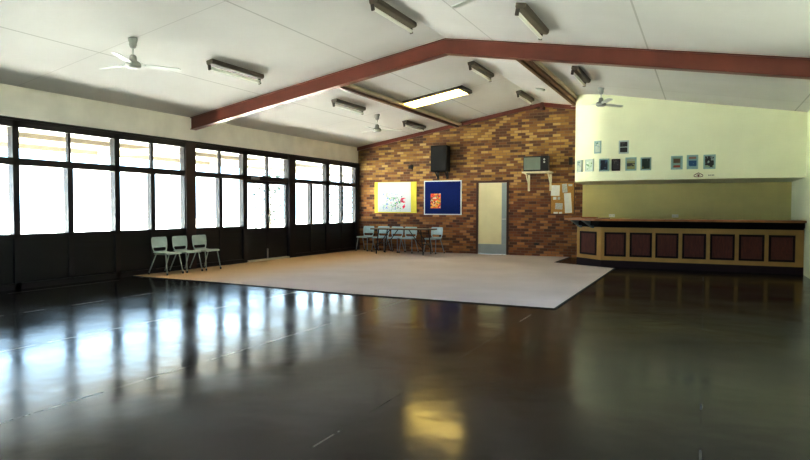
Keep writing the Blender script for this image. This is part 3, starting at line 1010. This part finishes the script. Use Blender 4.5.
ARTS = {
    'pale': art('pale_sketch', (0.55, 0.62, 0.52), [(22, .60, (0.16, 0.28, 0.22), -1, 1, -1, 1), (18, .62, (0.3, 0.42, 0.5), -1, 1, -1, 1)]),
    'green': art('green_sketch', (0.52, 0.62, 0.50), [(20, .56, (0.20, 0.36, 0.18), -1, 1, -.1, .06), (25, .6, (0.7, 0.75, 0.68), -1, 1, -1, 1)]),
    'navy': art('navy_scene', (0.012, 0.022, 0.045), [(16, .58, (0.06, 0.13, 0.22), -1, 1, -1, 1), (22, .62, (0.18, 0.28, 0.34), 0, 1, -1, 1)]),
    'dark': art('dark_group', (0.022, 0.02, 0.02), [(22, .60, (0.11, 0.10, 0.09), -1, 1, -1, 1)]),
    'meadow': art('meadow_scene', (0.30, 0.32, 0.14), [(12, .35, (0.06, 0.055, 0.04), -1, 1, -.05, .02), (14, .4, (0.38, 0.40, 0.30), -1, 1, .06, .2)]),
    'hall': art('dark_green_scene', (0.012, 0.04, 0.022), [(12, .54, (0.22, 0.27, 0.24), -.03, .04, -.03, .1), (16, .5, (0.20, 0.20, 0.04), -.1, .1, -.2, -.06)]),
    'red': art('red_brown_scene', (0.24, 0.34, 0.28), [(8, .30, (0.13, 0.075, 0.03), -.065, .065, -.005, .085), (9, .32, (0.32, 0.06, 0.03), -.065, .065, -.10, -.055)]),
    'blue': art('blue_shape_scene', (0.26, 0.40, 0.40), [(7, .40, (0.02, 0.10, 0.22), -.07, .08, -.085, .03), (12, .4, (0.34, 0.20, 0.16), -.07, .07, .065, .11)]),
    'crowd': art('crowd_scene', (0.02, 0.022, 0.02), [(17, .56, (0.30, 0.36, 0.34), -.1, .1, -.03, .12), (12, .45, (0.30, 0.40, 0.28), -.1, .1, -.12, -.07)]),
}


def face_at(sarc):
    """point on the bulkhead's outer face and its outward angle; sarc = X on the flat, or angle (deg) on the curve"""
    kind, v = sarc
    if kind == 'x':
        return Vector((v, BY, 0)), 0.0
    t = math.radians(v)
    c = Vector((BX0 + BRAD, BY + BRAD, 0))
    return c + Vector((math.cos(t), math.sin(t), 0)) * BRAD, t + PI / 2


def framed(pos, z, w, h, artk, mount, lab, split=False):
    p, rz = face_at(pos)
    o = empty('framed_picture', (p.x, p.y, z), rz)
    yb = 0.0 if pos[0] == 'x' else 0.012
    k = MB(); t = .012
    k.box(-w / 2, -w / 2 + t, -.022, yb, -h / 2, h / 2); k.box(w / 2 - t, w / 2, -.022, yb, -h / 2, h / 2)
    k.box(-w / 2 + t, w / 2 - t, -.022, yb, -h / 2, -h / 2 + t); k.box(-w / 2 + t, w / 2 - t, -.022, yb, h / 2 - t, h / 2)
    k.build('frame', mount, o)
    MB().box(-w / 2 + t, w / 2 - t, -.013, yb, -h / 2 + t, h / 2 - t).build('mount', mount, o)
    iw, ih = w * .72, h * .78
    if split:
        for s in (-1, 1):
            MB().box(-iw / 2, iw / 2, -.016, -.012, s * h * .21 - ih * .23, s * h * .21 + ih * .23).build('photograph', ARTS[artk], o)
    else:
        MB().box(-iw / 2, iw / 2, -.016, -.012, -ih / 2, ih / 2).build('photograph', ARTS[artk], o)
    tag(o, lab, 'picture', 'framed pictures on the bulkhead')
    return o


framed(('a', 219), 2.31, .23, .28, 'pale', M['mat_pale'], 'pale framed picture nearest the brick wall on the curved bulkhead, lower row')
framed(('a', 240), 2.31, .22, .28, 'green', M['mat_pale'], 'pale green framed sketch second from the brick wall in the lower row')
framed(('a', 262.5), 2.30, .22, .28, 'navy', M['mat_blue'], 'dark navy framed picture third from the brick wall in the lower row')
framed(('x', 8.055), 2.295, .18, .26, 'dark', M['bar_mould'], 'almost black framed picture without pale border in the lower row')
framed(('x', 8.37), 2.305, .23, .29, 'meadow', M['mat_blue'], 'olive framed picture with a dark middle band in the lower row')
framed(('x', 8.68), 2.30, .22, .28, 'hall', M['mat_blue'], 'dark green framed picture just left of the wide gap in the lower row')
framed(('x', 9.30), 2.305, .23, .29, 'red', M['mat_blue'], 'blue-green framed picture with red and brown blocks right of the wide gap')
framed(('x', 9.605), 2.31, .22, .30, 'blue', M['mat_blue'], 'blue-green framed picture with a dark blue shape above the small emblem')
framed(('x', 9.93), 2.305, .23, .30, 'crowd', M['mat_blue'], 'rightmost framed picture on the bulkhead, dark with pale spots')
framed(('a', 253), 2.71, .155, .28, 'pale', M['mat_blue'], 'single small pale framed picture in the upper row on the curved bulkhead')
framed(('x', 8.215), 2.685, .21, .29, 'dark', M['mat_pale'], 'framed pair of dark photographs one above the other in the upper row', True)

# small dark red emblem and faint marks by the lower edge
em = MB()


def ribbon(pts, w=0.011):
    for p, q in zip(pts, pts[1:]):
        p, q = Vector(p), Vector(q)
        d = (q - p).normalized(); nn = Vector((-d.y, d.x)) * w / 2
        em.poly([(p.x + nn.x, -.003, p.y + nn.y), (q.x + nn.x, -.003, q.y + nn.y), (q.x - nn.x, -.003, q.y - nn.y), (p.x - nn.x, -.003, p.y - nn.y)])


ribbon([(-.085, -.03), (-.085, -.005), (-.045, .02), (0, .045), (.045, .02), (.085, -.005), (.085, -.03)])
ribbon([(-.085, -.03), (-.05, -.04), (.05, -.04), (.085, -.03)])
ribbon([(-.04, -.012), (0, .02), (.04, -.012)], .008)
em.poly([(.018 * math.cos(2 * PI * k / 12), -.0035, -.015 + .018 * math.sin(2 * PI * k / 12)) for k in range(12)])
eo = em.build('wall_emblem', M['emblem']); eo.location = (9.725, BY - .001, 2.035)
tag(eo, 'small dark red outlined emblem near the lower edge of the bulkhead', 'emblem')
em = MB()
for x, w in ((-.045, .022), (-.012, .014), (.018, .02), (.045, .016)):
    em.poly([(x - w / 2, -.003, -.008), (x + w / 2, -.003, -.008), (x + w / 2, -.003, .008), (x - w / 2, -.003, .008)])
mo = em.build('wall_lettering', M['cap']); mo.location = (9.97, BY - .001, 2.025)
tag(mo, 'tiny dark marks in a line right of the emblem on the bulkhead', 'lettering')

# ------------------------------------------------------------------ ceiling lights (unlit battens)
def make_batten(L=1.28):
    """hangs under a ceiling; local Y along the tube, origin on the ceiling"""
    r = empty('batten_light')
    h = MB()
    A = [(-.06, 0.0), (-.06, -.05), (-.05, -.07), (.05, -.07), (.07, -.05), (.07, 0.0)]
    f0 = [h.bm.verts.new((x, -L / 2, z)) for x, z in A]; f1 = [h.bm.verts.new((x, L / 2, z)) for x, z in A]
    h.bm.faces.new(f0); h.bm.faces.new(f1[::-1])
    for k in range(len(A)):
        h.bm.faces.new((f0[k], f1[k], f1[(k + 1) % len(A)], f0[(k + 1) % len(A)]))
    h.build('housing', M['batten'], r)
    MB().tube([(-.025, -L / 2 + .03, -.122), (-.025, L / 2 - .03, -.122)], .027, 12).build('tube', M['tube'], r)
    for s in (-1, 1):
        MB().bevel_box(-.054, -.006, s * (L / 2 - .02) - .014, s * (L / 2 - .02) + .014, -.155, -.06, .005).build('lamp_holder', M['cap'], r)
    return r


bat = make_batten()
SA = math.atan(SL)
lights = [((2.67, 8.22), 'left'), ((2.60, 12.02), 'left'), ((2.58, 15.55), 'left'), ((5.70, 8.15), 'ridge'), ((5.68, 12.14), 'ridge'),
          ((5.72, 15.45), 'ridge'), ((7.73, 8.31), 'right'), ((7.70, 12.10), 'right')]
labs = ['unlit batten light on the window-side slope in front of the big beam',
        'unlit batten light on the window-side slope just behind the big beam',
        'unlit batten light on the window-side slope nearest the brick wall',
        'unlit batten light near the ridge in front of the beam, cut by the top edge',
        'unlit batten light beside the ridge just behind the big beam',
        'unlit batten light beside the ridge nearest the brick gable',
        'unlit batten light on the bar-side slope in front of the big beam',
        'unlit batten light on the bar-side slope behind the big beam near the bulkhead']
for k, ((x, y), sd) in enumerate(lights):
    o = bat if k == 0 else copy_tree(bat)
    o.location = (x, y, zc(x) - .001)
    o.rotation_euler = (0, -SA if x < XR else SA, 0)
    tag(o, labs[k], 'ceiling light', 'unlit batten lights on the ceiling')

# the one lit panel
lp = empty('ceiling_panel_light', (4.13, 13.33, zc(4.13)))
lp.rotation_euler = (0, -SA, 0)
tag(lp, 'long glowing warm white light panel on the ceiling behind the big beam', 'ceiling light')
k = MB(); w, l, t = .82, .33, .03
k.box(-w, -w + t, -l, l, -.07, 0); k.box(w - t - .06, w, -l, l, -.07, 0)
k.box(-w, w, -l, -l + t * .6, -.06, 0); k.box(-w, w, l - t * .6, l, -.06, 0)
k.build('frame', M['batten'], lp)
MB().box(-w + t, w - t - .06, -l + .018, l - .018, -.062, -.03).build('diffuser', M['light_on'], lp)

# smoke detector
sd = MB().lathe([(.11, 0), (.11, -.02), (.085, -.045), (.03, -.05)], (0, 0, 0), 24).build('smoke_detector', M['fan'])
sd.location = (6.34, 14.5, zc(6.34)); sd.rotation_euler = (0, SA, 0)
tag(sd, 'small round grey detector on the ceiling above the brick gable', 'detector')

# ------------------------------------------------------------------ ceiling fans
def make_fan(drop, base):
    """origin on the ceiling, three blades; drop = distance down to the blades"""
    r = empty('ceiling_fan')
    MB().lathe([(.06, .02), (.066, -.01), (.05, -.07), (.052, -.09), (.036, -.13), (.02, -.14)], (0, 0, 0), 20).build('canopy', M['fan_dark'], r)
    MB().tube([(0, 0, -.08), (0, 0, -drop + .1)], .013, 10).build('rod', M['fan'], r)
    MB().lathe([(.03, .13), (.045, .11), (.05, .05), (.085, .035), (.105, .01), (.105, -.03), (.07, -.05), (.02, -.055)], (0, 0, -drop), 24).build('motor', M['fan_dark'], r)
    for k in range(3):
        b = MB()
        a = math.radians(base + 120 * k)
        m4 = Matrix.Translation((0, 0, -drop)) @ Matrix.Rotation(a, 4, 'Z') @ Matrix.Rotation(math.radians(-9), 4, 'X')
        b.box(.08, .20, -.02, .02, -.006, .006, m4)
        pts = [(.17, -.045), (.26, -.06), (.60, -.055), (.635, -.035), (.635, .035), (.60, .055), (.26, .06), (.17, .045)]
        lo = [b.bm.verts.new(m4 @ Vector((x, y, -.004))) for x, y in pts]; hi = [b.bm.verts.new(m4 @ Vector((x, y, .004))) for x, y in pts]
        b.bm.faces.new(lo[::-1]); b.bm.faces.new(hi)
        for q in range(len(pts)):
            b.bm.faces.new((lo[q], lo[(q + 1) % len(pts)], hi[(q + 1) % len(pts)], hi[q]))
        b.build('blade', M['fan'], r)
    return r


for x, y, drop, base, lab in ((2.62, 6.16, .36, 60, 'grey ceiling fan nearest the camera, hanging on the window side'),
                              (2.48, 13.57, .38, 33, 'grey ceiling fan behind the beam on the window side'),
                              (7.86, 6.16, .33, 31, 'ceiling fan above the camera with one blade tip in view at the top'),
                              (7.84, 13.64, .34, 55, 'grey ceiling fan hanging in front of the curved bulkhead')):
    o = make_fan(drop, base)
    o.location = (x, y, zc(x))
    tag(o, lab, 'ceiling fan', 'three-bladed ceiling fans')

# ------------------------------------------------------------------ outside the windows
g = structure(MB().box(-3.2, -0.14, -8, 30, -0.2, -0.06).build('veranda_floor', M['concrete']))
g = structure(MB().box(-60, -3.2, -40, 70, -0.3, -0.12).build('lawn_ground', M['lawn']))
structure(MB().box(-3.2, 60, -40, -4.2, -0.3, -0.12).build('lawn_ground', M['lawn_shade']))
structure(MB().box(W + .2, 60, -4.2, 40, -0.3, -0.12).build('lawn_ground', M['lawn_shade']))
vr = MB()
vr.poly([(-0.14, -8, 2.95), (-0.14, 24, 2.95), (-2.9, 24, 2.62), (-2.9, -8, 2.62)])
structure(vr.build('veranda_roof', M['roof_sheet']))
for x in (-0.9, -1.9, -2.85):
    z = 2.95 - 0.33 * (-x - .14) / 2.76
    structure(MB().box(x - .035, x + .035, -8, 24, z - .10, z).build('veranda_beam', M['veranda']))
for y in (6.2, 9.8, 13.4, 17.0, 20.6):
    structure(MB().box(-2.9, -0.14, y - .04, y + .04, 2.50, 2.62).build('veranda_rafter', M['veranda']))


def make_tree(x, y, h, spread, n, lab):
    r = empty('garden_tree', (x, y, -.12))
    t = MB()
    t.tube([(0, 0, 0), (.05, .03, h * .3), (0, .08, h * .55), (.08, 0, h * .9)], .06, 8, .015)
    for k in range(9):
        a = random.uniform(0, 2 * PI); z0 = h * random.uniform(.3, .8)
        t.tube([(0, 0.04, z0), (spread * .5 * math.cos(a), spread * .5 * math.sin(a), z0 + h * .12), (spread * .9 * math.cos(a), spread * .9 * math.sin(a), z0 + h * .16)], .018, 6, .005)
    t.build('trunk', M['bark'], r)
    lf = MB()
    for k in range(n):
        a = random.uniform(0, 2 * PI); rr = spread * math.sqrt(random.random()); z = h * random.uniform(.2, 1.0)
        c = Vector((rr * math.cos(a), rr * math.sin(a), z))
        m4 = Matrix.Translation(c) @ Matrix.Rotation(random.uniform(0, 6), 4, 'Z') @ Matrix.Rotation(random.uniform(0, 6), 4, 'X')
        s = random.uniform(.05, .10)
        lf.poly([m4 @ Vector(p) for p in ((-s, 0, 0), (0, -s * .45, 0), (s, 0, 0), (0, s * .45, 0))])
    lf.build('foliage', M['leaf'], r)
    tag(r, lab, 'tree', 'young trees outside the windows')


make_tree(-4.4, 18.0, 2.7, .55, 520, 'young leafy tree outside seen through the glazed double doors')
make_tree(-5.0, 23.9, 3.2, .8, 620, 'young leafy tree outside seen through the last windows before the brick wall')

# ------------------------------------------------------------------ light
wd = bpy.data.worlds.new('sky')
scn.world = wd
wd.use_nodes = True
nt = wd.node_tree
bg = nt.nodes['Background']
tc = nt.nodes.new('ShaderNodeTexCoord')
sx = nt.nodes.new('ShaderNodeSeparateXYZ')
nt.links.new(tc.outputs['Generated'], sx.inputs[0])
cr = nt.nodes.new('ShaderNodeValToRGB')
cr.color_ramp.elements[0].position = 0.45; cr.color_ramp.elements[0].color = (0.64, 0.82, 1.0, 1)
cr.color_ramp.elements[1].position = 0.9; cr.color_ramp.elements[1].color = (0.50, 0.72, 1.0, 1)
mr = nt.nodes.new('ShaderNodeMapRange')
mr.inputs['From Min'].default_value = -1; mr.inputs['From Max'].default_value = 1
nt.links.new(sx.outputs['Z'], mr.inputs['Value'])
nt.links.new(mr.outputs[0], cr.inputs['Fac'])
nt.links.new(cr.outputs['Color'], bg.inputs['Color'])
bg.inputs['Strength'].default_value = 2.8


def portal(name, loc, rot, sx_, sy_):
    l = bpy.data.lights.new(name, 'AREA')
    l.shape = 'RECTANGLE'; l.size = sx_; l.size_y = sy_
    l.cycles.is_portal = True
    o = bpy.data.objects.new(name, l)
    COL.objects.link(o)
    o.location = loc; o.rotation_euler = rot
    return o


# light portals fill the window openings (they emit nothing, they only guide sampling of the sky)
portal('side_portal', (W + .16, (RW0 + RW1) / 2, 1.75), (0, PI / 2, 0), 2.0, RW1 - RW0)
portal('window_portal', (-0.16, (YR + D) / 2, 1.75), (0, -PI / 2, 0), 1.9, D - YR)

sun = bpy.data.lights.new('sun', 'SUN')
sun.energy = 52.0
sun.angle = math.radians(0.6)
sun.color = (1.0, 0.97, 0.92)
so = bpy.data.objects.new('sun', sun)
COL.objects.link(so)
so.rotation_euler = Vector((0.35, 0.25, -0.90)).to_track_quat('-Z', 'Y').to_euler()

# ------------------------------------------------------------------ camera
cam = bpy.data.cameras.new('camera')
cam.sensor_width = 36.0
cam.lens = 615.92 / 810 * 36.0
cam.clip_end = 200
co = bpy.data.objects.new('camera', cam)
COL.objects.link(co)
yaw, pitch, roll = 0.45186, 0.03392, 0.0022
fw = Vector((-math.sin(yaw) * math.cos(pitch), math.cos(yaw) * math.cos(pitch), -math.sin(pitch)))
rt = Vector((math.cos(yaw), math.sin(yaw), 0))
up = rt.cross(fw)
m3 = Matrix((rt, up, -fw)).transposed()
co.matrix_world = Matrix.Translation((9.8464, 0.0, 1.2963)) @ m3.to_4x4() @ Matrix.Rotation(roll, 4, 'Z')
scn.camera = co

scn.view_settings.view_transform = 'Standard'
scn.view_settings.look = 'None'
scn.view_settings.exposure = 1.35
scn.view_settings.gamma = 1.0
scn.view_settings.use_curve_mapping = True
cm = scn.view_settings.curve_mapping
cv = cm.curves[3]
cv.points[0].location = (0.0, 0.0)
cv.points[1].location = (1.0, 1.0)
for p in ((0.05, 0.033), (0.16, 0.155), (0.42, 0.52)):
    cv.points.new(*p)
cm.extend = 'EXTRAPOLATED'
cm.update()
scn.cycles.max_bounces = 10
scn.cycles.diffuse_bounces = 6
scn.cycles.sample_clamp_indirect = 8.0
